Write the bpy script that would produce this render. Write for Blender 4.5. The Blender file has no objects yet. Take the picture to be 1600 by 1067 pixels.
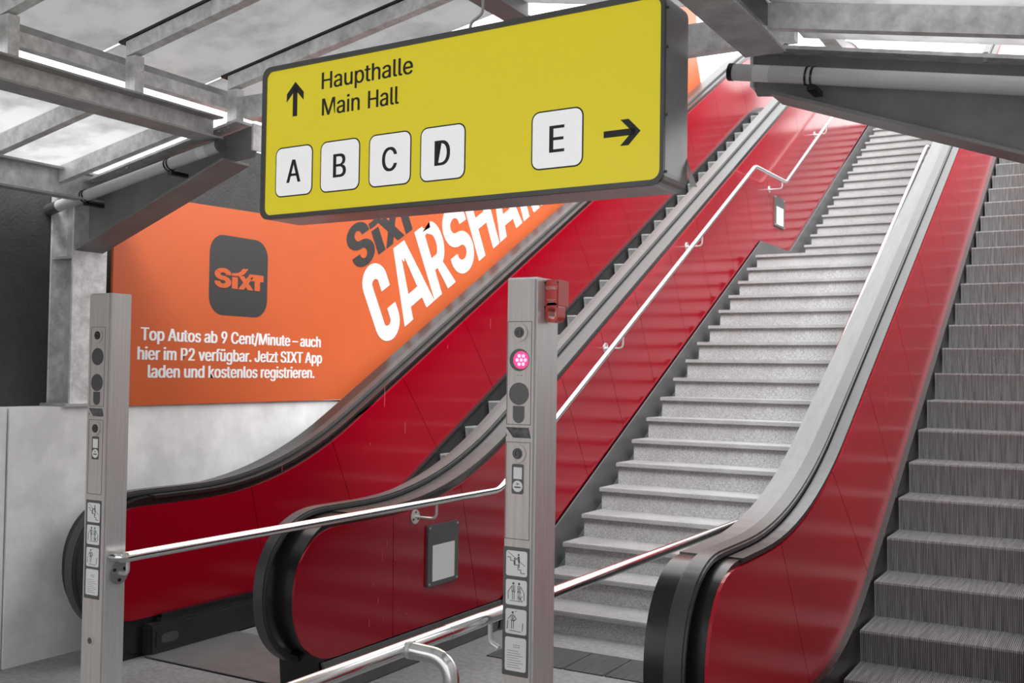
import bpy, bmesh, math, random, os
from mathutils import Vector, Matrix
random.seed(7)
SC = bpy.context.scene
COL = SC.collection
PI = math.pi

# ------------------------------------------------------------------ camera, world, light, exposure
def make_camera():
    yaw, pitch, roll = -0.52567, 0.028406, -0.014356
    f = Vector((math.sin(yaw)*math.cos(pitch), math.cos(yaw)*math.cos(pitch), math.sin(pitch)))
    rt = f.cross(Vector((0, 0, 1))).normalized(); dn = f.cross(rt)
    c, s = math.cos(roll), math.sin(roll)
    r2 = c*rt + s*dn; d2 = -s*rt + c*dn
    m = Matrix.Identity(4)
    for i in range(3):
        m[i][0] = r2[i]; m[i][1] = -d2[i]; m[i][2] = -f[i]
    m.translation = Vector((0, 0, 1.714))
    cam = bpy.data.cameras.new('camera'); o = bpy.data.objects.new('camera', cam); COL.objects.link(o)
    o.matrix_world = m
    cam.sensor_width = 36.0; cam.sensor_fit = 'HORIZONTAL'; cam.lens = 36.0*1637/1600
    cam.clip_start = 0.05; cam.clip_end = 500
    cam.dof.use_dof = True; cam.dof.focus_distance = 4.2; cam.dof.aperture_fstop = 6.3
    SC.camera = o
make_camera()

W = bpy.data.worlds.new('overcast_sky'); SC.world = W; W.use_nodes = True
nt = W.node_tree; nt.nodes.clear()
bg = nt.nodes.new('ShaderNodeBackground'); wo = nt.nodes.new('ShaderNodeOutputWorld')
tc = nt.nodes.new('ShaderNodeTexCoord'); sp = nt.nodes.new('ShaderNodeSeparateXYZ'); rp = nt.nodes.new('ShaderNodeValToRGB')
mr = nt.nodes.new('ShaderNodeMapRange'); mr.inputs[1].default_value = -1; mr.inputs[2].default_value = 1
nt.links.new(tc.outputs['Generated'], sp.inputs[0]); nt.links.new(sp.outputs[2], mr.inputs[0]); nt.links.new(mr.outputs[0], rp.inputs[0])
rp.color_ramp.elements[0].position = 0.48; rp.color_ramp.elements[0].color = (.22, .22, .22, 1)
rp.color_ramp.elements[1].position = 0.53; rp.color_ramp.elements[1].color = (.80, .80, .80, 1)
e = rp.color_ramp.elements.new(0.75); e.color = (1, 1, 1, 1)
nt.links.new(rp.outputs[0], bg.inputs[0]); nt.links.new(bg.outputs[0], wo.inputs[0])
bg.inputs[1].default_value = 1.35

sun = bpy.data.lights.new('sun', 'SUN'); sun.energy = 3.3; sun.angle = math.radians(40)
so = bpy.data.objects.new('sun', sun); COL.objects.link(so)
so.rotation_euler = Vector((-0.42, 0.62, -0.72)).to_track_quat('-Z', 'Y').to_euler()

SC.view_settings.view_transform = 'Standard'; SC.view_settings.look = 'None'
SC.view_settings.gamma = 1; SC.view_settings.use_curve_mapping = False
SC.view_settings.exposure = 1.22

# ------------------------------------------------------------------ materials
MATS = {}
def mat(name, col, rough=.5, metal=0., var=0., vs=4., bump=0., bs=60., spec=.5, stretch=(1, 1, 1), emit=0., coat=0., speck=None, alpha=None, rvar=0.):
    m = bpy.data.materials.new(name); m.use_nodes = True; MATS[name] = m
    n = m.node_tree; b = n.nodes['Principled BSDF']
    if isinstance(col, (int, float)): col = (col, col, col)
    b.inputs['Roughness'].default_value = rough; b.inputs['Metallic'].default_value = metal
    b.inputs['Specular IOR Level'].default_value = spec
    if coat: b.inputs['Coat Weight'].default_value = coat; b.inputs['Coat Roughness'].default_value = .04
    tcn = n.nodes.new('ShaderNodeTexCoord'); mp = n.nodes.new('ShaderNodeMapping'); mp.inputs['Scale'].default_value = stretch
    n.links.new(tcn.outputs['Object'], mp.inputs[0])
    out = None
    if var or rvar:
        nz = n.nodes.new('ShaderNodeTexNoise'); nz.inputs['Scale'].default_value = vs; nz.inputs['Detail'].default_value = 6; nz.inputs['Roughness'].default_value = .65
        n.links.new(mp.outputs[0], nz.inputs[0])
        r = n.nodes.new('ShaderNodeValToRGB'); r.color_ramp.elements[0].position = .32; r.color_ramp.elements[1].position = .68
        r.color_ramp.elements[0].color = tuple(max(0, c*(1-var)) for c in col)+(1,)
        r.color_ramp.elements[1].color = tuple(c*(1+var) for c in col)+(1,)
        n.links.new(nz.outputs['Fac'], r.inputs[0]); out = r.outputs[0]
        if rvar:
            rm = n.nodes.new('ShaderNodeMapRange'); rm.inputs[3].default_value = max(0.02, rough-rvar); rm.inputs[4].default_value = rough+rvar
            n.links.new(nz.outputs['Fac'], rm.inputs[0]); n.links.new(rm.outputs[0], b.inputs['Roughness'])
    if speck:
        sc_, lo, hi = speck
        vz = n.nodes.new('ShaderNodeTexNoise'); vz.inputs['Scale'].default_value = sc_; vz.inputs['Detail'].default_value = 2
        n.links.new(mp.outputs[0], vz.inputs[0])
        r2 = n.nodes.new('ShaderNodeValToRGB'); r2.color_ramp.elements[0].position = .38; r2.color_ramp.elements[1].position = .62
        r2.color_ramp.elements[0].color = (lo, lo, lo, 1); r2.color_ramp.elements[1].color = (hi, hi, hi, 1)
        n.links.new(vz.outputs['Fac'], r2.inputs[0])
        mx = n.nodes.new('ShaderNodeMix'); mx.data_type = 'RGBA'; mx.blend_type = 'MULTIPLY'; mx.inputs[0].default_value = 1
        if out: n.links.new(out, mx.inputs[6])
        else: mx.inputs[6].default_value = col+(1,)
        n.links.new(r2.outputs[0], mx.inputs[7]); out = mx.outputs[2]
    if out: n.links.new(out, b.inputs['Base Color'])
    else: b.inputs['Base Color'].default_value = tuple(col)+(1,)
    if bump:
        bz = n.nodes.new('ShaderNodeTexNoise'); bz.inputs['Scale'].default_value = bs; bz.inputs['Detail'].default_value = 4
        n.links.new(mp.outputs[0], bz.inputs[0])
        bp = n.nodes.new('ShaderNodeBump'); bp.inputs['Strength'].default_value = bump; bp.inputs['Distance'].default_value = .01
        n.links.new(bz.outputs['Fac'], bp.inputs['Height']); n.links.new(bp.outputs[0], b.inputs['Normal'])
    if emit:
        b.inputs['Emission Color'].default_value = tuple(col)+(1,); b.inputs['Emission Strength'].default_value = emit
    return m

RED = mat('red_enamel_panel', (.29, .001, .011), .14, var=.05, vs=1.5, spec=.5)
REDB = mat('red_enamel_panel_right', (.46, .004, .02), .20, var=.04, vs=1.5, spec=.4)  # brighter, slightly rougher copy of the red for the right escalator
RUBBER = mat('black_handrail_rubber', .045, .36, spec=.6, var=.12, vs=6)
BLACK = mat('black_trim', .012, .25, spec=.5)
DECK = mat('dark_aluminium_deck', .075, .32, metal=.8, var=.1, vs=3, stretch=(8, 1, 1))
DECKO = mat('grey_aluminium_deck', .15, .38, metal=.7, var=.12, vs=3, stretch=(8, 1, 1))
SKIRT = mat('dark_skirt_metal', .035, .35, metal=.3, var=.2, vs=8)
STRINGER = mat('grey_stringer_plate', .13, .45, metal=.3, var=.15, vs=3)
GALV = mat('galvanised_steel', .72, .5, metal=.25, var=.28, vs=14, bump=.08, bs=90)
GALVD = mat('galvanised_steel_shaded', .42, .55, metal=.25, var=.22, vs=9, bump=.08, bs=60)  # darker copy of the steel: underside and recess shade put into the colour
PAINT = mat('grey_painted_steel', .23, .5, metal=.2, var=.15, vs=5)
STEEL = mat('brushed_stainless', .68, .36, metal=.5, var=.10, vs=6, stretch=(30, 30, .6))
STEELF = mat('dull_stainless_front', (.60, .55, .535), .45, metal=.3, var=.10, vs=5, stretch=(20, 20, .5))
CHROME = mat('polished_tube', .72, .16, metal=1., var=.04, vs=4)
GRANITE = mat('speckled_granite', .35, .6, var=.12, vs=3, speck=(230, .55, 1.25), bump=.05, bs=200)
GRANITET = mat('worn_granite_tread', .31, .55, var=.18, vs=2.5, speck=(230, .65, 1.2))
CONC = mat('pale_concrete', .84, .8, var=.12, vs=1.6, bump=.25, bs=14, speck=(5, .93, 1.05))
SHADEWR = mat('shade_wall_right_grey', .40, .8, var=.1, vs=1)
SHADEWB = mat('shade_wall_back_grey', .80, .8, var=.1, vs=1)
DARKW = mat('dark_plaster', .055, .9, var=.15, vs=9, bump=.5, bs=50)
FLOORM = mat('grey_floor_slab', .23, .7, var=.16, vs=1.6, bump=.1, bs=40, speck=(30, .85, 1.1))
PLATE = mat('metal_floor_plate', .19, .5, metal=.5, var=.15, vs=6)
ORANGE = mat('orange_poster_print', (.58, .115, .035), .38, var=.05, vs=1.2, spec=.4)
PBLACK = mat('poster_black_print', .04, .4)
PWHITE = mat('poster_white_print', .85, .4)
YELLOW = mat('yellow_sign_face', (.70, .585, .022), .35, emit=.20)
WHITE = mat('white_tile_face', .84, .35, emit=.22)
INK = mat('black_sign_print', .02, .45)
FRAME = mat('dark_grey_sign_frame', .125, .42, metal=.35, var=.08, vs=5)
FRAMEU = mat('sign_side_metal', .34, .36, metal=.5, var=.12, vs=4)
STOPRED = mat('red_stop_plastic', (.64, .06, .05), .35)
STICK = mat('white_sticker', .88, .5)
PICTO = mat('pictogram_grey', .10, .6)
LENS = mat('dark_lens', .05, .12)
LENSG = mat('grey_lamp_glass', .10, .3)
SCRATCH = mat('scratched_label_remains', .11, .7, var=.6, vs=60)
PAPER = mat('white_paper_notice', .75, .5)
PLASTICP = mat('grey_tube_cover', .58, .35, var=.06, vs=6)
PLASTICW = mat('pale_tube_band', .78, .4)
GROOVE = mat('panel_joint', .05, .6)
LAMP = mat('red_signal_lamp', (1.0, .02, .10), .4, emit=1.3)
LAMPD = mat('red_signal_led', (1.0, .22, .30), .4, emit=1.3)
WIRE = mat('pale_wire', .5, .4, metal=.5)
SCRAP = mat('torn_white_plastic', .75, .4)
DUST = mat('grey_fluff', .25, .9)

def step_material(name, lo, hi, scale):
    m = bpy.data.materials.new(name); m.use_nodes = True; n = m.node_tree; b = n.nodes['Principled BSDF']
    t = n.nodes.new('ShaderNodeTexCoord'); w = n.nodes.new('ShaderNodeTexWave'); w.bands_direction = 'X'; w.wave_type = 'BANDS'
    w.inputs['Scale'].default_value = scale; w.inputs['Distortion'].default_value = 0
    n.links.new(t.outputs['Object'], w.inputs[0])
    r = n.nodes.new('ShaderNodeValToRGB'); r.color_ramp.elements[0].color = (lo*.93, lo, lo, 1); r.color_ramp.elements[1].color = (hi*.93, hi, hi, 1)  # red trimmed in the colour to offset light bounced off the red panels
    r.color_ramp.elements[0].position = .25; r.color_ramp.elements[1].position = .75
    n.links.new(w.outputs['Color'], r.inputs[0])
    mp = n.nodes.new('ShaderNodeMapping'); mp.inputs['Scale'].default_value = (30, 1.5, 1.5); n.links.new(t.outputs['Object'], mp.inputs[0])
    nz = n.nodes.new('ShaderNodeTexNoise'); nz.inputs['Scale'].default_value = 2.2; nz.inputs['Detail'].default_value = 5; n.links.new(mp.outputs[0], nz.inputs[0])
    r2 = n.nodes.new('ShaderNodeValToRGB'); r2.color_ramp.elements[0].position = .35; r2.color_ramp.elements[1].position = .65
    r2.color_ramp.elements[0].color = (.55, .55, .55, 1); r2.color_ramp.elements[1].color = (1.15, 1.15, 1.15, 1)
    n.links.new(nz.outputs['Fac'], r2.inputs[0])
    mx = n.nodes.new('ShaderNodeMix'); mx.data_type = 'RGBA'; mx.blend_type = 'MULTIPLY'; mx.inputs[0].default_value = 1
    n.links.new(r.outputs[0], mx.inputs[6]); n.links.new(r2.outputs[0], mx.inputs[7]); n.links.new(mx.outputs[2], b.inputs['Base Color'])
    b.inputs['Roughness'].default_value = .5; b.inputs['Metallic'].default_value = .25
    bp = n.nodes.new('ShaderNodeBump'); bp.inputs['Strength'].default_value = .6; bp.inputs['Distance'].default_value = .006
    n.links.new(w.outputs['Color'], bp.inputs['Height']); n.links.new(bp.outputs[0], b.inputs['Normal'])
    return m
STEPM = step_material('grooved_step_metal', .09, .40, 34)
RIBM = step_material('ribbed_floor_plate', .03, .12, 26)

def glass_material(name, tint, trans, dirt):
    m = bpy.data.materials.new(name); m.use_nodes = True; n = m.node_tree; n.nodes.clear()
    o = n.nodes.new('ShaderNodeOutputMaterial'); t = n.nodes.new('ShaderNodeTexCoord')
    nz = n.nodes.new('ShaderNodeTexNoise'); nz.inputs['Scale'].default_value = 3.5; nz.inputs['Detail'].default_value = 8; nz.inputs['Roughness'].default_value = .7
    n.links.new(t.outputs['Object'], nz.inputs[0])
    r = n.nodes.new('ShaderNodeValToRGB'); r.color_ramp.elements[0].position = .30; r.color_ramp.elements[1].position = .55
    r.color_ramp.elements[0].color = (tint*(1-dirt),)*3+(1,); r.color_ramp.elements[1].color = (tint,)*3+(1,)
    n.links.new(nz.outputs['Fac'], r.inputs[0])
    tl = n.nodes.new('ShaderNodeBsdfTranslucent'); tp = n.nodes.new('ShaderNodeBsdfTransparent'); gl = n.nodes.new('ShaderNodeBsdfGlossy'); gl.inputs['Roughness'].default_value = .15
    n.links.new(r.outputs[0], tl.inputs[0]); n.links.new(r.outputs[0], tp.inputs[0])
    m1 = n.nodes.new('ShaderNodeMixShader'); m1.inputs[0].default_value = trans
    n.links.new(tl.outputs[0], m1.inputs[1]); n.links.new(tp.outputs[0], m1.inputs[2])
    m2 = n.nodes.new('ShaderNodeMixShader'); m2.inputs[0].default_value = .05
    n.links.new(m1.outputs[0], m2.inputs[1]); n.links.new(gl.outputs[0], m2.inputs[2]); n.links.new(m2.outputs[0], o.inputs[0])
    return m
GLASSU = glass_material('grey_frosted_roof_glass', .38, .25, .22)
GLASSL = glass_material('bright_dirty_roof_glass', .56, .40, .30)

# ------------------------------------------------------------------ mesh helpers
class MB:
    def __init__(s): s.v = []; s.f = []; s.smooth = False
    def add(s, vs, fs):
        k = len(s.v); s.v += [tuple(p) for p in vs]; s.f += [tuple(i+k for i in f) for f in fs]; return s
    def box(s, x0, x1, y0, y1, z0, z1):
        return s.add([(x, y, z) for z in (z0, z1) for y in (y0, y1) for x in (x0, x1)],
                     [(0, 2, 3, 1), (4, 5, 7, 6), (0, 1, 5, 4), (2, 6, 7, 3), (0, 4, 6, 2), (1, 3, 7, 5)])
    def prism(s, pts, fn):
        """pts: 2-D outline; fn(p, k): 3-D point of side k (0/1)."""
        n = len(pts); vs = [fn(p, 0) for p in pts]+[fn(p, 1) for p in pts]
        fs = [tuple(range(n))[::-1], tuple(range(n, 2*n))]+[(i, (i+1) % n, n+(i+1) % n, n+i) for i in range(n)]
        return s.add(vs, fs)
    def yz(s, pts, x0, x1): return s.prism(pts, lambda p, k: (x1 if k else x0, p[0], p[1]))
    def xz(s, pts, y0, y1): return s.prism(pts, lambda p, k: (p[0], y1 if k else y0, p[1]))
    def fr(s, F, pts, c0, c1): return s.prism(pts, lambda p, k: F(p[0], p[1], c1 if k else c0))
    def ribbon(s, path, x0, x1, th):
        """strip along a (y, z) path, between x0 and x1, th thick downwards (normal to the path)."""
        n = len(path); vs = []
        for i, (y, z) in enumerate(path):
            a = path[max(0, i-1)]; b = path[min(n-1, i+1)]
            d = Vector((b[0]-a[0], b[1]-a[1])).normalized(); nn = Vector((d.y, -d.x))
            q = (y+nn.x*th, z+nn.y*th)
            vs += [(x0, y, z), (x1, y, z), (x1, q[0], q[1]), (x0, q[0], q[1])]
        fs = [(0, 1, 2, 3), tuple(4*(n-1)+k for k in (3, 2, 1, 0))]
        for i in range(n-1):
            for k in range(4): fs.append((4*i+k, 4*i+4+k, 4*i+4+(k+1) % 4, 4*i+(k+1) % 4))
        return s.add(vs, fs)
    def tube(s, path, r, seg=16, caps=True):
        path = [Vector(p) for p in path]; n = len(path); rings = []; up = None
        for i, p in enumerate(path):
            d = (path[min(n-1, i+1)]-path[max(0, i-1)]).normalized()
            if up is None: up = d.orthogonal().normalized()
            up = (up-d*up.dot(d)).normalized(); w = d.cross(up)
            rr = r[i] if isinstance(r, (list, tuple)) else r
            rings.append([p+(up*math.cos(2*PI*k/seg)+w*math.sin(2*PI*k/seg))*rr for k in range(seg)])
        vs = [q for g in rings for q in g]; fs = []
        for i in range(n-1):
            for k in range(seg): fs.append((i*seg+k, i*seg+(k+1) % seg, (i+1)*seg+(k+1) % seg, (i+1)*seg+k))
        if caps: fs += [tuple(range(seg))[::-1], tuple((n-1)*seg+k for k in range(seg))]
        s.smooth = True
        return s.add(vs, fs)
    def ringp(s, F, ro, ri, c0, c1, cx=0, cy=0, seg=28):
        o = [(cx+ro*math.cos(2*PI*k/seg), cy+ro*math.sin(2*PI*k/seg)) for k in range(seg)]
        i = [(cx+ri*math.cos(2*PI*k/seg), cy+ri*math.sin(2*PI*k/seg)) for k in range(seg)]
        vs = [F(*p, c1) for p in o]+[F(*p, c1) for p in i]+[F(*p, c0) for p in o]+[F(*p, c0) for p in i]; fs = []
        for k in range(seg):
            j = (k+1) % seg
            fs += [(k, j, seg+j, seg+k), (2*seg+k, 2*seg+j, j, k), (seg+k, seg+j, 3*seg+j, 3*seg+k)]
        return s.add(vs, fs)

def frame(o, u, v):
    o, u, v = Vector(o), Vector(u).normalized(), Vector(v).normalized(); n = u.cross(v)
    return lambda a, b, c=0: tuple(o+u*a+v*b+n*c)
def rrect(x0, x1, y0, y1, r, seg=5):
    p = []
    for cx, cy, a0 in ((x1-r, y1-r, 0), (x0+r, y1-r, 90), (x0+r, y0+r, 180), (x1-r, y0+r, 270)):
        for k in range(seg+1):
            a = math.radians(a0+90*k/seg); p.append((cx+r*math.cos(a), cy+r*math.sin(a)))
    return p
def disc(r, cx=0, cy=0, seg=28, ry=None):
    return [(cx+r*math.cos(2*PI*k/seg), cy+(ry or r)*math.sin(2*PI*k/seg)) for k in range(seg)]
def stroke(pts, w):
    """list of quads for a thick polyline."""
    out = []
    for (a, b), (c, d) in zip(pts, pts[1:]):
        L = math.hypot(c-a, d-b) or 1; nx, ny = -(d-b)/L*w/2, (c-a)/L*w/2
        out.append([(a+nx, b+ny), (a-nx, b-ny), (c-nx, d-ny), (c+nx, d+ny)])
    return out

def rootof(o):
    p = Vector((0, 0, 0))
    while o is not None: p += o.location; o = o.parent
    return p
def build(name, mb, m, parent=None, loc=None, bevel=0., smooth=None, fix=True):
    me = bpy.data.meshes.new(name)
    if parent is not None: off = rootof(parent)
    elif loc is not None: off = Vector(loc)
    else:
        xs, ys, zs = zip(*mb.v); off = Vector(((min(xs)+max(xs))/2, (min(ys)+max(ys))/2, min(zs)))
    me.from_pydata([tuple(Vector(p)-off) for p in mb.v], [], mb.f); me.update()
    if fix:
        bm = bmesh.new(); bm.from_mesh(me); bmesh.ops.recalc_face_normals(bm, faces=bm.faces)
        if bevel: bmesh.ops.bevel(bm, geom=bm.edges[:], offset=bevel, segments=2, affect='EDGES', clamp_overlap=True)
        bm.to_mesh(me); bm.free()
    if (mb.smooth if smooth is None else smooth):
        me.shade_smooth(); me.set_sharp_from_angle(angle=math.radians(35))
    me.materials.append(m)
    o = bpy.data.objects.new(name, me); COL.objects.link(o)
    if parent is not None: o.parent = parent
    else: o.location = off
    return o
def tag(o, label, cat, group=None, kind=None):
    o['label'] = label; o['category'] = cat
    if group: o['group'] = group
    o['kind'] = kind or 'thing'
    return o
def thing(name, loc, label, cat, group=None):
    o = bpy.data.objects.new(name, None); COL.objects.link(o); o.location = loc; o.empty_display_size = .1
    return tag(o, label, cat, group)
def struct(name, mb, m, **k):
    o = build(name, mb, m, **k); o['kind'] = 'structure'; return o

# text, turned into meshes and fitted to a box in a frame
FONT = None
try:
    p = os.path.join(bpy.utils.system_resource('DATAFILES', path='fonts'), 'Inter.woff2')
    if os.path.exists(p): FONT = bpy.data.fonts.load(p)
except Exception: FONT = None
def text_geo(s, bold=0., spacing=1.):
    cu = bpy.data.curves.new('lettering', 'FONT'); cu.body = s
    if FONT: cu.font = FONT
    cu.size = 1; cu.offset = bold; cu.resolution_u = 4; cu.space_character = spacing
    o = bpy.data.objects.new('lettering', cu); COL.objects.link(o)
    dg = bpy.context.evaluated_depsgraph_get(); me = bpy.data.meshes.new_from_object(o.evaluated_get(dg))
    vs = [tuple(v.co[:2]) for v in me.vertices]; fs = [tuple(q.vertices) for q in me.polygons]
    bpy.data.objects.remove(o); bpy.data.meshes.remove(me); bpy.data.curves.remove(cu)
    return vs, fs
_cap = {}
def cap_h(bold=0.):
    if bold not in _cap:
        v, _ = text_geo('H', bold); _cap[bold] = (max(p[1] for p in v), min(p[1] for p in v))
    return _cap[bold]
def letters(mb, F, s, x0, x1, y0, y1, c, bold=0., mode='cap', spacing=1., shear=0., taper=0.):
    """mode 'cap': y0 baseline, y1 cap height; mode 'box': the outline's own box."""
    vs, fs = text_geo(s, bold, spacing)
    xa, xb = min(p[0] for p in vs), max(p[0] for p in vs)
    if mode == 'cap': yb, ya = cap_h(bold)
    else: ya, yb = min(p[1] for p in vs), max(p[1] for p in vs)
    P = []
    for x, y in vs:
        b = y0+(y-ya)/(yb-ya)*(y1-y0); a = x0+(x-xa)/(xb-xa)*(x1-x0)+shear*(b-y0)
        P.append(F(a, b, c))
    mb.add(P, fs); return mb

def band(pts, w):
    """outline pairs of a thick path (pts in real units), as quads with mitred joints."""
    n = len(pts); L = []; R = []
    for i, p in enumerate(pts):
        a = pts[max(0, i-1)]; b = pts[min(n-1, i+1)]
        d0 = Vector((p[0]-a[0], p[1]-a[1])); d1 = Vector((b[0]-p[0], b[1]-p[1]))
        if d0.length < 1e-9: d0 = d1
        if d1.length < 1e-9: d1 = d0
        d0.normalize(); d1.normalize(); n0 = Vector((-d0.y, d0.x)); n1 = Vector((-d1.y, d1.x)); m = (n0+n1).normalized()
        k = w/2/max(.5, m.dot(n1))
        L.append((p[0]+m.x*k, p[1]+m.y*k)); R.append((p[0]-m.x*k, p[1]-m.y*k))
    return [[L[i], R[i], R[i+1], L[i+1]] for i in range(n-1)]
def arc(cx, cy, rx, ry, a0, a1, n=14):
    return [(cx+rx*math.cos(math.radians(a0+(a1-a0)*k/n)), cy+ry*math.sin(math.radians(a0+(a1-a0)*k/n))) for k in range(n+1)]
def heavy(mb, F, ch, x0, x1, y0, y1, c, w, ky=1.):
    """condensed heavy capitals drawn as polygons, stem width w."""
    W, H = x1-x0, (y1-y0)*ky; Q = []
    v = w*.82                                             # thinner horizontals
    if ch == 'C':
        r = (W-w)/2; Q += band([(W-w/2, H*.62)]+arc(W/2, H-v/2-r*.9, r, r*.9, 0, 180)+arc(W/2, v/2+r*.9, r, r*.9, 180, 360)+[(W-w/2, H*.38)], w*.96)
    elif ch == 'S':
        r = (W-w)/2; ry = (H-w*.96)/4; Q += band(arc(W/2, H-w*.48-ry, r, ry, -8, 270, 22)+arc(W/2, w*.48+ry, r, ry, 90, -188, 22)[1:], w*.96)
    elif ch == 'A':
        t = w*1.06; Q += [[(0, 0), (t, 0), (W/2+.0*W, H), (W/2-t*.62, H)], [(W-t, 0), (W, 0), (W/2+t*.62, H), (W/2-.0*W, H)], [(W*.2, H*.17), (W*.8, H*.17), (W*.74, H*.34), (W*.26, H*.34)], [(W/2-t*.62, H), (W/2, H*.75), (W/2+t*.62, H)]]
    elif ch in 'RP':
        r = H*.255; Q += [[(0, 0), (w, 0), (w, H), (0, H)]]
        Q += band([(w*.5, H-v/2), (W-w*.5-r*.5, H-v/2)]+arc(W-w*.5-r*.62, H-v/2-r*.92, r*.62, r*.92, 90, -90)+[(w*.5, H-v/2-r*1.84)], w*.86)
        if ch == 'R': Q += [[(W*.42, H*.44), (W*.42+w*.7, H*.48), (W, 0), (W-w*1.08, 0)]]
    elif ch == 'H': Q += [[(0, 0), (w, 0), (w, H), (0, H)], [(W-w, 0), (W, 0), (W, H), (W-w, H)], [(w, H*.42), (W-w, H*.42), (W-w, H*.59), (w, H*.59)]]
    elif ch == 'I': Q += [[(0, 0), (W, 0), (W, H), (0, H)]]
    elif ch == 'N': Q += [[(0, 0), (w, 0), (w, H), (0, H)], [(W-w, 0), (W, 0), (W, H), (W-w, H)], [(0, H), (w*1.05, H), (W, 0), (W-w*1.05, 0)]]
    elif ch == 'G':
        r = (W-w)/2; Q += band([(W-w/2, H*.64)]+arc(W/2, H-v/2-r*.9, r, r*.9, 0, 180)+arc(W/2, v/2+r*.9, r, r*.9, 180, 360)+[(W-w/2, H*.48), (W*.5, H*.48)], w*.96)
    elif ch == 'X': Q += [[(0, 0), (w*1.2, 0), (W, H), (W-w*1.2, H)], [(W-w*1.2, 0), (W, 0), (w*1.2, H), (0, H)]]
    elif ch == 'T': Q += [[(0, H-v*1.05), (W, H-v*1.05), (W, H), (0, H)], [(W/2-w/2, 0), (W/2+w/2, 0), (W/2+w/2, H-v*1.05), (W/2-w/2, H-v*1.05)]]
    for i_, q in enumerate(Q):
        P = [F(x0+a, y0+b/ky, c+.00012*(i_ % 12)+.0008*(i_ > 0)) for a, b in q]
        ar = sum(q[i][0]*q[(i+1) % len(q)][1]-q[(i+1) % len(q)][0]*q[i][1] for i in range(len(q)))
        mb.add(P if ar > 0 else P[::-1], [tuple(range(len(q)))])
    return mb
def bold_letters(mb, F, s, x0, x1, y0, y1, c, wt, mode='cap'):
    """the same lettering set several times a hair apart: a heavier weight without broken outlines."""
    for k in range(4):
        d = wt*k/3; letters(mb, F, s, x0-wt/2+d+wt*.25, x1-wt/2+d-wt*.25, y0, y1, c+k*.00015, mode=mode)
    return mb

# ------------------------------------------------------------------ setting: floor, walls, upper landing, added shading walls
struct('floor', MB().box(-40, 40, -40, 6.3, -.2, 0).box(-40, -5.7, 6.3, 60, -.2, 0).box(.4, 40, 6.3, 60, -.2, 0), FLOORM)
struct('wall_left', MB().box(-5.75, -5.42, 3.705, 20, 0, 1.465).box(-5.75, -5.43, -1.5, 3.695, 0, 1.465), CONC)
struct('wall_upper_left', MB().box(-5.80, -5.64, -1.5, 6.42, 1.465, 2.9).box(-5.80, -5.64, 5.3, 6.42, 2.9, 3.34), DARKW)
struct('shade_wall_back', MB().box(-18, 14, -6.9, -6.5, 0, 16.5), SHADEWB)  # unseen wall added to shade the lower stairs and bounce light forward
struct('shade_wall_right', MB().box(1.5, 1.8, -3.0, 9.0, 0, 6.5), SHADEWR)  # unseen wall added to darken the foot of the right escalator
struct('floor_upper', MB().box(-9, 5, 18.2, 40, 5.6, 5.95), FLOORM)

# ------------------------------------------------------------------ escalators
def prof(t, c, zf, zt, T):
    yi = (zf-c)/t; yj = (zt-c)/t
    def z(y):
        if y <= yi-T: return zf
        if y < yi+T: return zf+t*(y-yi+T)**2/(4*T)
        if y <= yj-T: return t*y+c
        if y < yj+T: return zt-t*(yj+T-y)**2/(4*T)
        return zt
    z.yi, z.yj, z.T = yi, yj, T
    return z
def samples(z, y0, y1):
    ys = {y0, y1}
    for m in (z.yi, z.yj):
        for k in range(13):
            y = m-z.T+2*z.T*k/12
            if y0 < y < y1: ys.add(y)
    return [(y, z(y)) for y in sorted(ys)]
def nose(yf, a, zc, b, p0, p1, n=22, e=2.2):
    out = []
    for k in range(n+1):
        f = math.radians(p0+(p1-p0)*k/n); cs, sn = math.cos(f), math.sin(f)
        out.append((yf+a-a*abs(cs)**(2/e)*(1 if cs > 0 else -1), zc+b*abs(sn)**(2/e)*(1 if sn > 0 else -1)))
    return out
def clip(poly, a, b, keep):
    """keep the part of poly on one side of the line a-b (keep=+1: towards +y)."""
    nx, ny = b[1]-a[1], -(b[0]-a[0]); L = math.hypot(nx, ny); nx /= L; ny /= L
    if nx < 0: nx, ny = -nx, -ny
    d = lambda p: ((p[0]-a[0])*nx+(p[1]-a[1])*ny)*keep-.0025
    out = []
    for p, q in zip(poly, poly[1:]+poly[:1]):
        dp, dq = d(p), d(q)
        if dp >= 0: out.append(p)
        if (dp >= 0) != (dq >= 0):
            s = dp/(dp-dq); out.append((p[0]+(q[0]-p[0])*s, p[1]+(q[1]-p[1])*s))
    return out
def panels(root, top, bot, yf, xa, xb, seams, lean, y_end, m, zc, a, bt, bb, yb0):
    """red enamel panels on one face of a balustrade, one mesh per sheet."""
    up = [(y, z) for y, z in samples(top, yf+a, y_end)]
    lo = [(y, z) for y, z in samples(bot, yb0, y_end)] if callable(bot) else [q for q in bot if yb0 <= q[0] <= y_end]
    ns = [q for q in nose(yf, a, zc, 1, -90, 90)]
    ns = [(y, zc+(z-zc)*(bt if z > zc else bb)) for y, z in ns]
    poly = ns+up[1:]+lo[::-1]
    lines = [((y, top(y)), (y+lean(k), top(y)-1)) for k, y in enumerate(seams)]
    for i in range(len(lines)+1):
        q = poly
        if i > 0: q = clip(q, *lines[i-1], 1)
        if i < len(lines) and len(q) > 2: q = clip(q, *lines[i], -1)
        if len(q) > 2: build('red_panel', MB().yz(q, xa, xb), m, root)
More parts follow.
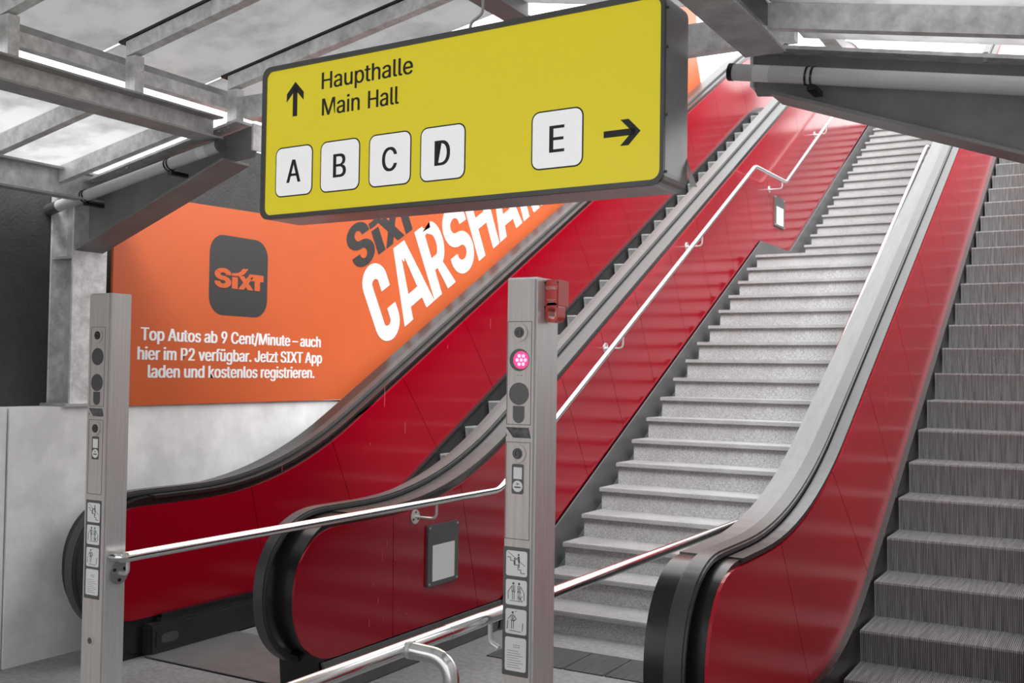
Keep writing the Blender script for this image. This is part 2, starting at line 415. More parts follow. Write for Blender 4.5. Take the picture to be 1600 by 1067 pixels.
def balustrade(root, P, x_in, x_out, yf, red_in, red_out, seams_in, lean_in, seams_out, lean_out, bot_out=None, y_end=21, panel_in_front=.06, panel_out_front=.07, m=RED):
    s = 1 if x_out > x_in else -1
    w_all = abs(x_out-x_in)
    belt, top, bot = P['belt'], P['top'], P['bot']
    zf = belt(0); zc = P['zc']
    a = P['a']; b = zf-zc
    # moving handrail
    path = nose(yf, a, zc, b, -68, 90)+samples(belt, yf+a, y_end)[1:]
    xb0, xb1 = x_in+s*.072, x_in+s*.152
    hb = build('handrail_belt', MB().ribbon(path, min(xb0, xb1), max(xb0, xb1), .034), RUBBER, root, bevel=.009, smooth=True)
    # body
    q = nose(yf+.085, a-.06, zc, b-.036, -60, 90)+[(y, z-.036) for y, z in samples(belt, yf+a+.03, y_end)[1:]]
    q0 = q[0]
    lowz = P['low']
    under = [(y, lowz(y)) for y in (y_end, 16.5, 12, 9, 6.9)]+[(6.35, 0.0), (q0[0]+.02, 0.0)]
    xc0, xc1 = x_in+s*.014, x_out-s*.012
    build('balustrade_body', MB().yz(q+under, min(xc0, xc1), max(xc0, xc1)), BLACK, root, smooth=True)
    # decks on either side of the handrail
    dp = [(y, z-.030) for y, z in samples(belt, yf+a+.05, y_end)]
    d0, d1 = x_in+s*.004, x_in+s*.066
    build('inner_deck', MB().ribbon(dp, min(d0, d1), max(d0, d1), .02), DECK, root)
    d0, d1 = x_in+s*.158, x_out-s*.004
    build('outer_deck', MB().ribbon(dp, min(d0, d1), max(d0, d1), .02), DECKO if P.get('light') else DECK, root)
    if red_in:
        panels(root, top, bot, yf+panel_in_front, min(x_in, x_in+s*.013), max(x_in, x_in+s*.013), seams_in, lean_in, y_end, m, P['pzc'], P['pa'], top(0)-P['pzc'], P['pzc']-bot(0), yf+panel_in_front+P['pa'])
    if red_out:
        bo = bot_out or bot
        z0 = bo[0][1] if bot_out else bot(0)
        panels(root, top, bo, yf+panel_out_front, min(x_out, x_out-s*.013), max(x_out, x_out-s*.013), seams_out, lean_out, y_end, m, P['pzc'], P['pa'], top(0)-P['pzc'], P['pzc']-z0, yf+panel_out_front+P['pa'])
    # skirt beside the steps
    sk = [(y, z-.004) for y, z in samples(bot, yf+.55, y_end)]
    k0, k1 = x_in-s*.028, x_in+s*.02
    lo = [(y, z-.5 if y > 6.9 else -.02) for y, z in sk]
    build('skirt', MB().yz(sk+lo[::-1], min(k0, k1), max(k0, k1)), SKIRT, root)
    t0, t1 = x_in-s*.034, x_in+s*.01
    build('skirt_trim', MB().ribbon([(y, z+.012) for y, z in sk], min(t0, t1), max(t0, t1), .02), BLACK, root)

def escalator_steps(root, t, c, y_ref, pitch, x0, x1, y_min, y_max, zt, label=None):
    z = prof(t, c, 0.005, zt, .55)
    out = [(0, 0), (-.004, -.012), (.006, -.07), (.04, -.30), (.10, -.32), (.43, -.06), (.43, 0)]
    xm = (x0+x1)/2
    k0 = math.ceil((y_min-y_ref)/pitch); first = None
    base = rootof(root)
    for k in range(k0, int((y_max-y_ref)/pitch)+1):
        y = y_ref+pitch*k
        if first is None:
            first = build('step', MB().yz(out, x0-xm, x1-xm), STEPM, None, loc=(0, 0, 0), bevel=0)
            o = first
        else:
            o = first.copy(); COL.objects.link(o)
        o.parent = root; o.location = Vector((xm, y, z(y)))-base

# --- escalator on the left
ZT = 5.95
TA = .558
PA = dict(belt=prof(TA, -2.09, .972, ZT+1.0, .75), top=prof(TA, -2.18, .885, ZT+.9, .75), bot=prof(TA, -3.048, .225, ZT+.1, .6),
          low=lambda y: TA*y-3.75, zc=.56, a=.46, pzc=.55, pa=.34)
escA = thing('escalator', (-4.4, 4.0, 0), 'red-panelled escalator on the left, between the orange poster wall and the granite stairs', 'escalator', 'escalators')
seamsA = [5.18, 6.0, 6.86, 7.76, 8.8, 9.85, 10.9, 12.0, 13.1, 14.2, 15.3]
balustrade(escA, PA, -4.99, -5.28, 3.87, True, False, seamsA, lambda k: .25 if k == 0 else (.5 if k == 1 else .86), [], None, y_end=20)
outer_bot = [(4.25, .20), (6.05, .20), (11.77, 3.25), (13.0, 3.26), (18.0, 6.02), (20, 6.05)]
seamsO = [4.84, 5.54, 6.2, 6.9, 7.56, 8.22, 9.0, 9.7, 10.4, 11.1, 11.8, 12.5, 13.2, 13.9, 14.6, 15.4]
balustrade(escA, PA, -3.86, -3.57, 3.95, True, True, seamsA, lambda k: .6, seamsO, lambda k: .02 if k == 0 else (.28 if k == 1 else .6), bot_out=outer_bot, y_end=20, panel_in_front=.14)
escalator_steps(escA, TA, -3.08, 7.337, .384, -4.938, -3.905, 4.9, 17.2, ZT)
build('landing_plate', MB().box(-4.96, -3.88, 4.3, 5.02, 0.0, .012), PLATE, escA)
# plinth under the left newel, with its oval recess
pl = build('plinth', MB().box(-5.27, -4.935, 4.32, 5.6, 0, .185), SKIRT, escA, bevel=.014)
Fp = frame((-4.934, 4.46, .095), (0, 1, 0), (0, 0, 1))
build('inlet_cover', MB().fr(Fp, rrect(-.10, .10, -.05, .05, .02), 0, .004), SKIRT, pl)
build('oval_recess', MB().fr(Fp, rrect(-.065, .065, -.028, .028, .027), .004, .007), DECKO, pl)
build('stair_skirting', MB().yz([(4.30, .005), (6.0, .005), (6.05, .192), (4.24, .192)], -3.575, -3.558), STRINGER, escA)
def streaks(root, X, pts):
    mb = MB()
    for y, z, l in pts: mb.box(X, X+.0012, y, y+.0035, z, z+l)
    build('drip_marks', mb, mat('dried_drip', (.50, .10, .12), .6), root)
streaks(escA, -3.5695, [(4.78, .72, .04), (4.74, .64, .06), (4.71, .42, .02), (4.63, .30, .04), (4.76, .31, .03), (4.66, .52, .012), (5.0, .50, .012), (4.86, .63, .012), (4.9, .34, .012), (4.98, .3, .01)])
streaks(escA, -4.9895, [(6.62, 1.42, .16), (6.9, 1.2, .09), (5.47, 1.0, .05), (6.45, 1.13, .02), (8.2, 2.1, .09), (8.6, 2.2, .12), (7.5, 1.9, .03)])

# --- escalator on the right
TB = .533
PB = dict(belt=prof(TB, -1.700, 1.018, ZT+1.06, .75), top=prof(TB, -1.761, .96, ZT+1.0, .75), bot=prof(TB, -2.867, .23, ZT+.1, .6),
          low=lambda y: TB*y-3.6, zc=.60, a=.42, pzc=.60, pa=.30, light=True)
escB = thing('escalator', (-.7, 3.7, 0), 'red-panelled escalator at the right edge, its grooved metal steps climbing beside the stairs', 'escalator', 'escalators')
seamsB = [4.60, 5.55, 6.40, 7.30, 8.22, 9.12, 10.05, 10.95, 11.9, 12.8, 13.7, 14.6]
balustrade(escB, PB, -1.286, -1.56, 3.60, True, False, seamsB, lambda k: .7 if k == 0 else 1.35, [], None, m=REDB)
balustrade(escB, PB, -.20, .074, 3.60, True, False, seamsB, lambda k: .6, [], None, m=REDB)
escalator_steps(escB, TB, -2.887, 7.927, .384, -1.240, -.246, 4.7, 17.6, ZT)
build('landing_plate', MB().box(-1.255, -.235, 3.95, 4.75, 0.0, .012), PLATE, escB)

# ------------------------------------------------------------------ granite stairs
stairs = thing('staircase', (-2.5, 6.1, 0), 'speckled grey granite staircase in two flights between the two red escalators', 'stairs')
XS0, XS1 = -3.475, -1.625
def flight(y0, z0, n, run, rise, floor_z):
    rb = td = None
    for k in range(n):
        y = y0+run*k; z = z0+rise*k
        lz = floor_z if k == 0 else z-rise-.03
        if rb is None or k == 0:
            r = build('step', MB().box(XS0+.012, XS1, y+.028, y+run+.10, lz, z-.034), GRANITE, stairs)
            t = build('tread', MB().box(XS0, XS1, y, y+run+.035, z-.034, z), GRANITET, r, bevel=.005)
            if k > 0: rb = (r, y, z)
        else:
            r = rb[0].copy(); COL.objects.link(r); r.location = rb[0].location+Vector((0, y-rb[1], z-rb[2]))
            src = [c for c in rb[0].children][0]; t = src.copy(); COL.objects.link(t); t.parent = r
flight(6.144, .150, 17, .3042, .1698, 0.0)
ld = build('landing', MB().box(XS0+.012, XS1, 11.343, 13.2, 2.75, 3.003), GRANITE, stairs)
build('tread', MB().box(XS0, XS1, 11.315, 13.15, 3.003, 3.037), GRANITET, ld, bevel=.005)
flight(13.06, 3.206, 17, .3042, .1698, 3.03)
so_ = [(6.05, .195), (11.77, 3.245), (13.0, 3.255), (18.0, 6.0), (18.3, 6.0), (18.3, 5.2), (13.3, 2.6), (11.5, 2.4), (6.9, 0.0), (6.02, 0.0)]
build('stringer', MB().yz(so_, -3.557, -3.545), STRINGER, stairs)
build('trough', MB().ribbon([(6.3, .0), (11.5, 2.86), (13.2, 2.9), (18.2, 5.7)], -3.545, XS0+.02, .05), STRINGER, stairs)

# ribbed plates in the floor in front of the stairs
ords = ['leftmost', 'second from left', 'third from left', 'fourth from left', 'fifth from left', 'rightmost']
for i in range(6):
    x = -3.30+.26*i
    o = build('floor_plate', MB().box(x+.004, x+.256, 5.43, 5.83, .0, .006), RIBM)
    tag(o, '%s of the dark ribbed plates set in the floor before the stairs' % ords[i], 'floor plate', 'ribbed floor plates before the stairs')
o = tag(build('floor_plate', MB().box(-4.9, -3.92, 4.30, 4.31, .0, .006), PLATE), 'thin metal edge strip on the floor at the foot of the left escalator', 'floor strip')

# ------------------------------------------------------------------ handrails on tubes
def bend(path, r, seg=6):
    """round the corners of a polyline."""
    P = [Vector(p) for p in path]; out = [P[0]]
    for a, b, c in zip(P, P[1:], P[2:]):
        d0 = (a-b).normalized(); d1 = (c-b).normalized(); l = min(r, (a-b).length*.45, (c-b).length*.45)
        p0, p1 = b+d0*l, b+d1*l
        for k in range(seg+1):
            u = k/seg; out.append(p0*(1-u)**2+b*2*u*(1-u)+p1*u*u)
    return out+[P[-1]]
def bracket(root, x_rail, x_plate, y, z, zp, s):
    """wall plate, arm curving up to the rail."""
    b = build('bracket', MB().tube(bend([(x_plate, y+.05, zp), (x_rail, y+.05, zp), (x_rail, y+.05, z)], .04), .0075, 10), STEEL, root)
    F = frame((x_plate, y+.05, zp), (0, 1, 0), (0, 0, 1))
    mb = MB().fr(F, disc(.042), -.001, .006)
    build('bracket_plate', mb, STEEL, b)
    mb = MB()
    for k in range(3):
        a = math.radians(90+120*k); mb.fr(F, disc(.006, .027*math.cos(a), .027*math.sin(a), 10), .006, .010)
    build('screw', mb, BLACK, b)
R1X = -3.417
hr1 = thing('handrail', (R1X, 5.0, 0), 'steel tube handrail from the left signal post up the left side of the stairs', 'handrail', 'tube handrails')
build('tube', MB().tube(bend([(-3.474, 2.835, .955), (R1X+.004, 2.835, .955), (R1X, 2.95, .955), (R1X, 5.755, .957), (R1X, 11.096, 3.974), (R1X, 12.307, 4.000), (R1X, 17.6, 6.99), (R1X, 18.6, 7.0)], .07), .0215, 18), CHROME, hr1)
bracket(hr1, R1X, -3.570, 5.0, .94, .855, 1)
for y in (7.6, 9.4, 14.2, 16.0):
    z = .957+(y-5.755)*.565 if y < 11 else 4.0+(y-12.307)*.565
    bracket(hr1, R1X, -3.570, y, z, z-.09, 1)
bracket(hr1, R1X, -3.570, 12.1, 3.985, 3.90, 1)
bracket_m = build('mount', MB().fr(frame((-3.474, 2.868, .885), (0, 1, 0), (0, 0, 1)), disc(.045), -.002, .008), FRAMEU, hr1)
build('screw', (lambda mb: [mb.fr(frame((-3.466, 2.868, .885), (0, 1, 0), (0, 0, 1)), disc(.007, .028*math.cos(a), .028*math.sin(a), 10), 0, .004) for a in (-1.57, .52, 2.6)] and mb)(MB()), BLACK, bracket_m)
build('arm', MB().tube(bend([(-3.468, 2.868, .885), (R1X, 2.868, .885), (R1X, 2.868, .945)], .03), .008, 10), STEEL, hr1)

R2X = -1.687
hr2 = thing('handrail', (R2X, 4.0, 0), 'steel tube handrail with foreground hoop, passing the central post to the stairs right side', 'handrail', 'tube handrails')
build('tube', MB().tube(bend([(R2X, 1.0, .955), (R2X, 5.762, .955), (R2X, 11.25, 4.055), (R2X, 12.4, 4.09), (R2X, 17.6, 7.0)], .07), .0215, 18), CHROME, hr2)
build('hoop', MB().tube(bend([(R2X+.01, 2.345, .955), (R2X+.155, 2.345, .950), (R2X+.165, 2.345, .0)], .10, 10), .0225, 18), CHROME, hr2)
build('weld_collar', MB().tube([(R2X+.018, 2.345, .955), (R2X+.03, 2.345, .955)], .0245, 18), STEEL, hr2)
build('sleeve', MB().tube([(R2X, 2.56, .955), (R2X, 2.75, .955)], .0228, 18), CHROME, hr2)
build('bracket', MB().tube(bend([(R2X, 2.80, .94), (R2X, 2.80, .875), (-1.655, 2.80, .862)], .035), .008, 10), STEEL, hr2)
for y in (5.5, 7.6, 9.6):
    z = .955 if y < 5.7 else .955+(y-5.762)*.565
    bracket(hr2, R2X, -1.572, y-.05, z, z-.09, -1)

# ------------------------------------------------------------------ notice holders on the red panels
def notice(yc, zc, w, h, label, pz):
    t = thing('notice_frame', (-3.57, yc, zc-h/2), label, 'notice frame', 'notice frames on the red panels')
    F = frame((-3.57, yc, zc), (0, 1, 0), (0, 0, 1))
    build('frame', MB().fr(F, rrect(-w/2, w/2, -h/2, h/2, .012), -.002, .016), FRAME, t)
    build('paper', MB().fr(F, rrect(-w*.36, w*.36, pz[0], pz[1], .006), .016, .0185), PAPER, t)
    mb = MB()
    for sx in (-1, 1):
        for sz in (-1, 1): mb.fr(F, disc(.006, sx*(w/2-.016), sz*(h/2-.016), 10), .016, .020)
    build('screw', mb, STEEL, t)
notice(5.335, .605, .33, .365, 'black notice frame with blank white sheet on the red panel below the handrail bracket', (-.155, .06))
notice(12.55, 3.68, .40, .365, 'small black notice frame high on the red panel beside the stair landing', (-.155, .06))

# ------------------------------------------------------------------ signal posts
def signal_post(x0, x1, y0, y1, label, detail, lit):
    h = 2.004; xc = (x0+x1)/2
    t = thing('signal_post', (xc, (y0+y1)/2, 0), label, 'post', 'stainless signal posts')
    body = build('post_body', MB().box(x0, x1, y0+.006, y1, 0, h), STEEL, t, bevel=.003)
    # front sheet, a separate plate with a thin bright edge
    build('front_sheet', MB().box(x0+.004, x1-.006, y0, y0+.006, 0.02, h-.006), STEELF, t, bevel=.0012)
    F = frame((xc-.004, y0, 0), (1, 0, 0), (0, 0, 1))
    hw = (x1-x0)/2
    # joints of the service lids
    def lid(z0, z1):
        mb = MB(); w = .043; g = .0016
        for q in ([(-w, z0), (w, z0), (w, z0+g), (-w, z0+g)], [(-w, z1-g), (w, z1-g), (w, z1), (-w, z1)],
                  [(-w, z0), (-w+g, z0), (-w+g, z1), (-w, z1)], [(w-g, z0), (w, z0), (w, z1), (w-g, z1)]): mb.fr(F, q, 0, .0006)
        build('service_lid', mb, GROOVE, t)
    lid(1.55, 1.868); lid(1.20, 1.497)
    def sensor(z):
        s = build('sensor', MB().ringp(F, .028, .017, 0, .004, 0, z), STEELF, t)
        build('lens', MB().fr(F, disc(.0165, .0, z), .0, .006), LENS, s, smooth=False)
        build('lens_ring', MB().ringp(F, .010, .007, .006, .0085, 0, z-.001), FRAME, s)
    sensor(1.834); sensor(1.462)
    # signal lamps, set back in round openings
    for z, on in ((1.749, lit), (1.645, False)):
        l = build('signal_lamp', MB().ringp(F, .0345, .0325, -.004, .0012, 0, z), FRAME, t)
        build('lamp_glass', MB().fr(F, disc(.0325, 0, z), -.001, .0004), LENSG, l)
        if on:
            build('lamp_disc', MB().fr(F, disc(.0265, .0062, z), .0004, .0010), LAMP, l)
            mb = MB()
            for k in range(7):
                a = 2*PI*k/6; r = 0 if k == 6 else .0145
                mb.fr(F, disc(.0058, .007+r*math.cos(a), z+r*math.sin(a), 10), .0010, .0014)
            build('lamp_dots', mb, LAMPD, l)
    if detail: build('maker_mark', MB().fr(F, [(-.008, 1.702), (-.002, 1.703), (-.002, 1.7015), (-.008, 1.7005)], 0, .0005).fr(F, [(.004, 1.7015), (.012, 1.7025), (.012, 1.7005), (.004, 1.7)], 0, .0005), PICTO, t)
    key = [(-.02, 1.608), (-.02, 1.575)]+[(-.02*math.cos(math.radians(a)), 1.575-.02*math.sin(math.radians(a))) for a in range(15, 180, 15)]+[(.02, 1.575), (.02, 1.608)]
    build('key_cover', MB().fr(F, key[::-1], 0, .001), LENSG, t)
    build('label_remains', MB().fr(F, [(-.045, 1.542), (.036, 1.542), (.044, 1.51), (-.018, 1.51)], 0, .0008).fr(F, [(-.044, 1.525), (-.040, 1.518), (-.044, 1.511)], 0, .0008), SCRATCH, t)
    # small stickers under the lower sensor
    st = build('inspection_sticker', MB().fr(F, rrect(-.021, .021, 1.338, 1.43, .006), 0, .0006), LENSG, t)
    build('paper_square', MB().fr(F, [(-.015, 1.384), (.015, 1.384), (.015, 1.42), (-.015, 1.42)], .0006, .0012), STICK, st)
    build('round_seal', MB().fr(F, disc(.0175, 0, 1.362), .0006, .0012), STICK, st)
    mk = MB()
    for q in stroke([(-.004, 1.372), (.004, 1.369), (-.004, 1.366)], .002): mk.fr(F, q, .0012, .0016)
    mk.fr(F, [(-.011, 1.357), (.011, 1.357), (.011, 1.361), (-.011, 1.361)], .0012, .0016)
    build('seal_print', mk, PICTO, st)
    # pictogram stickers
    build('sticker_tray', MB().fr(F, rrect(-.046, .046, .785, 1.176, .003), 0, .0008), FRAME, t)
    def sticker(z0, z1, marks, name='safety_sticker'):
        s = build(name, MB().fr(F, rrect(-.036, .038, z0, z1, .007), .0008, .0016), STICK, t)
        mb = MB(); zc = (z0+z1)/2
        for kind, *v in marks:
            if kind == 'l':
                for q in stroke([(a, zc+b) for a, b in v[1]], v[0]): mb.fr(F, q, .0016, .0020)
            else: mb.fr(F, disc(v[0], v[1], zc+v[2], 12), .0016, .0020)
        build('print', mb, PICTO, s)
    sticker(1.088, 1.165, [('l', .002, [(-.031, .018), (-.020, .018), (-.020, .008), (-.008, .008), (-.008, -.004), (.006, -.004), (.006, -.018), (.016, -.018), (.016, -.028), (.030, -.028)]),
                           ('l', .0014, [(-.029, .034), (.031, -.006)]),
                           ('d', .0032, .008, .027), ('l', .006, [(.008, .022), (.010, .004)]), ('l', .003, [(.010, .004), (.010, -.012)]), ('l', .002, [(.005, .018), (-.004, .010)]),
                           ('d', .0026, -.006, .014), ('l', .0045, [(-.006, .010), (-.005, .0)]), ('l', .0025, [(-.005, .0), (-.005, -.006)])])
    fig = lambda x: [('d', .0038, x, .027), ('l', .0016, [(x-.005, .019), (x-.005, .0)]), ('l', .0016, [(x+.005, .019), (x+.005, .0)]), ('l', .0016, [(x-.005, .020), (x+.005, .020)]),
                     ('l', .002, [(x-.003, .004), (x-.003, -.022)]), ('l', .002, [(x+.003, .004), (x+.003, -.022)]), ('l', .003, [(x, .018), (x, .002)])]
    sticker(1.0, 1.077, fig(-.009)+fig(.011)+[('l', .0018, [(-.015, .018), (-.027, .002)]), ('l', .0022, [(-.027, .004), (-.027, -.022)]), ('l', .0018, [(.017, .018), (.029, .0)]), ('l', .0022, [(.029, .0), (.029, -.022)]),
                                     ('l', .0016, [(-.020, -.026), (.022, -.026)]), ('l', .002, [(.008, -.012), (.024, -.026)]), ('l', .002, [(.022, -.010), (.010, -.026)])])
    sticker(.912, .988, fig(-.010)+[('l', .002, [(-.016, .018), (-.026, .006)]), ('l', .0024, [(-.027, .002), (-.029, -.024)]), ('l', .002, [(-.004, .018), (.003, .008), (-.008, .0)]), ('l', .0024, [(.026, -.002), (.024, -.026)]),
                                    ('l', .0018, [(-.020, -.028), (.020, -.030)]), ('l', .0014, [(-.003, .030), (.006, .033)])])
    sticker(.80, .902, [('l', .0022, [(-.006+.006*i, .028), (-.003+.006*i, .028)]) for i in range(4)]+[('l', .0022, [(-.006+.006*i, .022), (-.003+.006*i, .022)]) for i in range(4)]
            + [('l', .0010, [(-.028, .010-.0072*i), (.02+.008*((i*7) % 3-1), .010-.0072*i)]) for i in range(8)], 'notice_sticker')
    # emergency stop on the side
    if detail:
        y = y0+.052
        eb = build('emergency_stop', MB().box(x1, x1+.047, y, y+.075, 1.915, 1.999), STOPRED, t, bevel=.004)
        G = frame((x1+.0235, y, 0), (1, 0, 0), (0, 0, 1))
        outp = rrect(-.020, .0235, 1.866, 1.930, .020, 8); inn = rrect(-.012, .0165, 1.876, 1.913, .0135, 8)
        mb = MB(); n = len(outp)
        vs = [G(*p, -.0) for p in outp]+[G(*p, -.0) for p in inn]+[G(*p, -.05) for p in outp]+[G(*p, -.05) for p in inn]; fs = []
        for k in range(n):
            j = (k+1) % n
            fs += [(k, j, n+j, n+k), (2*n+k, 3*n+k, 3*n+j, 2*n+j), (k, 2*n+k, 2*n+j, j), (n+k, n+j, 3*n+j, 3*n+k)]
        mb.add(vs, fs)
        build('pull_handle', mb, STOPRED, eb)
        mb = MB(); letters(mb, G, 'NOTHALT', -.019, .022, 1.968, 1.978, .0012); letters(mb, G, 'Missbrauch', -.013, .016, 1.934, 1.9375, .0012); letters(mb, G, 'strafbar', -.009, .012, 1.927, 1.9305, .0012)
        build('stop_lettering', mb, STICK, eb)
        mb = MB()
        for sx in (-.022, .022):
            for zz in (1.915, 1.99): mb.fr(G, disc(.003, sx, zz, 10), 0, .0015)
        build('stop_screw', mb, BLACK, eb)
    else:
        build('emergency_stop', MB().box(x0-.012, x0, y0+.04, y0+.115, 1.86, 1.98), STOPRED, t, bevel=.003)
        lk = build('lock', MB().ringp(F, .020, .013, 0, .004, .0, .62), STEELF, t)
        build('lock_core', MB().fr(F, disc(.0125, 0, .62), 0, .005), FRAME, lk)
signal_post(-1.646, -1.540, 2.80, 2.945, 'stainless steel signal post in the centre with a lit red lamp and red stop box', True, True)
signal_post(-3.602, -3.475, 2.80, 2.905, 'stainless steel signal post on the left with unlit lamps, in front of the orange poster', False, False)

# ------------------------------------------------------------------ hanging direction sign
ang = math.atan2(-.038, .9993)
ux = Vector((math.cos(ang), math.sin(ang), 0))
sg = thing('direction_sign', (-2.355, 3.52, 2.375), 'hanging yellow direction sign reading Haupthalle Main Hall, with lettered white tiles', 'sign')
SF = frame((-1.373, 3.404, 0), ux, (0, 0, 1))          # x runs right from the right end (negative to the left), normal towards the viewer
L, R_, B_, T_ = -1.958, 0.0, 2.374, 3.058
build('case', MB().fr(SF, rrect(L, R_, B_, T_, .045), -.205, -.004), FRAMEU, sg)
def ring_poly(F, o, i, c0, c1):
    mb = MB(); n = len(o)
    vs = [F(*p, c1) for p in o]+[F(*p, c1) for p in i]+[F(*p, c0) for p in o]+[F(*p, c0) for p in i]; fs = []
    for k in range(n):
        j = (k+1) % n
        fs += [(k, j, n+j, n+k), (2*n+k, 3*n+k, 3*n+j, 2*n+j), (k, 2*n+k, 2*n+j, j), (n+k, n+j, 3*n+j, 3*n+k)]
    return mb.add(vs, fs)
build('frame', ring_poly(SF, rrect(L, R_, B_, T_, .045), rrect(L+.026, R_-.014, B_+.018, T_-.022, .035), -.01, .006), FRAME, sg)
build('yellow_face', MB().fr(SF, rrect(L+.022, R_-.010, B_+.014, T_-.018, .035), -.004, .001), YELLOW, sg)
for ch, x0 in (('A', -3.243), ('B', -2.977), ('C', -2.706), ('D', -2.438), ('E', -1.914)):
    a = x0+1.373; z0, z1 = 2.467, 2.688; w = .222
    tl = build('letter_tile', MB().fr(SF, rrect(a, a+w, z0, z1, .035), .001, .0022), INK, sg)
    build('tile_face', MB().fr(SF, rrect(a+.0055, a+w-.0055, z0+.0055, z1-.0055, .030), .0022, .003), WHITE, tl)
    mb = MB(); hw = {'A': .043, 'B': .037, 'C': .040, 'D': .039, 'E': .033}[ch]
    bold_letters(mb, SF, ch, a+w/2-hw+.002, a+w/2+hw-.002, 2.528, 2.628, .0036, .006, mode='box'); build('letter', mb, INK, tl)
mb = MB(); bold_letters(mb, SF, 'Haupthalle', -2.977+1.373, -2.483+1.373, 2.918, 2.990, .0022, .004); build('lettering', mb, INK, sg)
for wd, xa, xb in (('Main', -2.973, -2.762), ('Hall', -2.716, -2.553)):
    mb = MB(); bold_letters(mb, SF, wd, xa+1.373, xb+1.373, 2.803, 2.876, .0022, .004); build('lettering', mb, INK, sg)
def arrow(F, cx, cy, dx, dy, ln, hd, w, c):
    """bold arrow with an open chevron head."""
    f = lambda a, b: (cx+dx*a-dy*b, cy+dy*a+dx*b)
    mb = MB(); h = ln/2
    mb.fr(F, [f(-h, -w/2), f(h-w*.8, -w/2), f(h-w*.8, w/2), f(-h, w/2)], .001, c)
    for s in (1, -1):
        q = [f(h, 0), f(h-hd, s*hd), f(h-hd-w*1.35, s*hd), f(h-w*1.35, 0)]
        mb.fr(F, q, .001, c)
    return mb
build('arrow', arrow(SF, -3.133+1.373, 2.896, 0, 1, .152, .050, .026, .0022), INK, sg)
build('arrow', arrow(SF, -1.536+1.373, 2.571, 1, 0, .146, .047, .024, .0022), INK, sg)
for y in (2.9, 2.45):
    pass
build('hanger_rod', MB().tube(bend([SF(-.90, T_-.01, -.10), SF(-.90, T_+.06, -.10), SF(-.84, T_+.09, -.10), SF(-.84, 3.468, -.10)], .02), .006, 10), WIRE, sg)
build('hanger_rod', MB().tube([SF(-.20, T_-.01, -.10), SF(-.20, 3.33, -.10)], .006, 10), WIRE, sg)
mb = MB()
for zz in (2.42, 2.62, 2.86, 3.0): mb.fr(frame((-1.371, 3.42, zz), (0, 1, 0), (0, 0, 1)), disc(.005, 0, 0, 10), 0, .004)
build('rivet', mb, FRAME, sg)
sc_ = MB().add([(-1.372, 3.61, 2.52), (-1.368, 3.612, 2.47), (-1.36, 3.63, 2.40), (-1.33, 3.62, 2.395), (-1.35, 3.60, 2.46)], [(0, 1, 4), (1, 2, 3, 4)])
sc_.add([(-1.373, 3.613, 2.52), (-1.369, 3.616, 2.47), (-1.361, 3.634, 2.40), (-1.331, 3.624, 2.395), (-1.351, 3.604, 2.46)], [(0, 4, 1), (1, 4, 3, 2)])
tag(build('plastic_scrap', sc_, SCRAP), 'torn scrap of white plastic caught on the lower right corner of the yellow sign', 'plastic scrap')

# ------------------------------------------------------------------ orange advertising poster
po = thing('advertising_poster', (-5.41, 6.0, 1.48), 'large orange car-sharing advertising poster along the wall beside the left escalator', 'poster')
out = [(4.37, 1.461), (6.70, 1.468), (14.86, 6.02), (14.62, 6.47), (14.62, 7.3), (6.42, 2.93), (6.28, 2.855), (4.37, 2.80)]
build('board', MB().yz(out, -5.425, -5.405), ORANGE, po)
PF = frame((-5.405, 0, 0), (0, 1, 0), (0, 0, 1))
ic = build('app_icon', MB().fr(PF, rrect(5.162, 5.730, 2.076, 2.636, .13, 10), 0, .001), PBLACK, po)
def logo(F, x0, x1, y0, y1, c):
    mb = MB(); w = x1-x0; h = y1-y0
    X = lambda a: x0+a*w
    Y = lambda b: y0+b*h
    heavy(mb, F, 'S', X(0), X(.335), Y(-.02), Y(1.0), c, w*.118, 1.75)
    q = [(.350, 0), (.465, 0), (.465, .60), (.350, .60)]
    mb.add([F(X(u_), Y(v_), c) for u_, v_ in q], [(0, 1, 2, 3)])
    lo = [(.345, .66), (.43, .66), (.52, .70), (.585, .78), (.625, .90)]; up = [(.345, .80), (.40, .80), (.46, .83), (.52, .92), (.545, 1.06)]
    up[4] = (.56, 1.08); lo[4] = (.68, 1.10)
    for k in range(4):
        mb.add([F(X(u_), Y(v_), c+.0004) for u_, v_ in (lo[k], lo[k+1], up[k+1], up[k])], [(0, 1, 2, 3)])
    heavy(mb, F, 'X', X(.475), X(.785), Y(0), Y(.70), c, w*.095)
    mb.add([F(X(u_), Y(v_), c+.0011) for u_, v_ in ((.665, .60), (.785, .70), (.80, .84), (.70, .84))], [(0, 1, 2, 3)])
    heavy(mb, F, 'T', X(.735), X(1), Y(0), Y(.84), c, w*.115)
    return mb
build('icon_lettering', logo(frame((-5.404, 0, 0), (0, 1, 0), (0, 0, 1)), 5.207, 5.688, 2.268, 2.405, .001), ORANGE, ic)
tx = MB()
bold_letters(tx, PF, 'Top Autos ab 9 Cent/Minute – auch', 4.594, 6.333, 1.880, 1.962, .001, .010)
bold_letters(tx, PF, 'hier im P2 verfügbar. Jetzt SIXT App', 4.572, 6.352, 1.755, 1.837, .001, .010)
bold_letters(tx, PF, 'laden und kostenlos registrieren.', 4.657, 6.266, 1.640, 1.722, .001, .010)
build('small_print', tx, PWHITE, po)
TF = frame((-5.405, 7.168, 1.937), (0, .867, .4985), (0, -.4985, .867))
cs = MB()
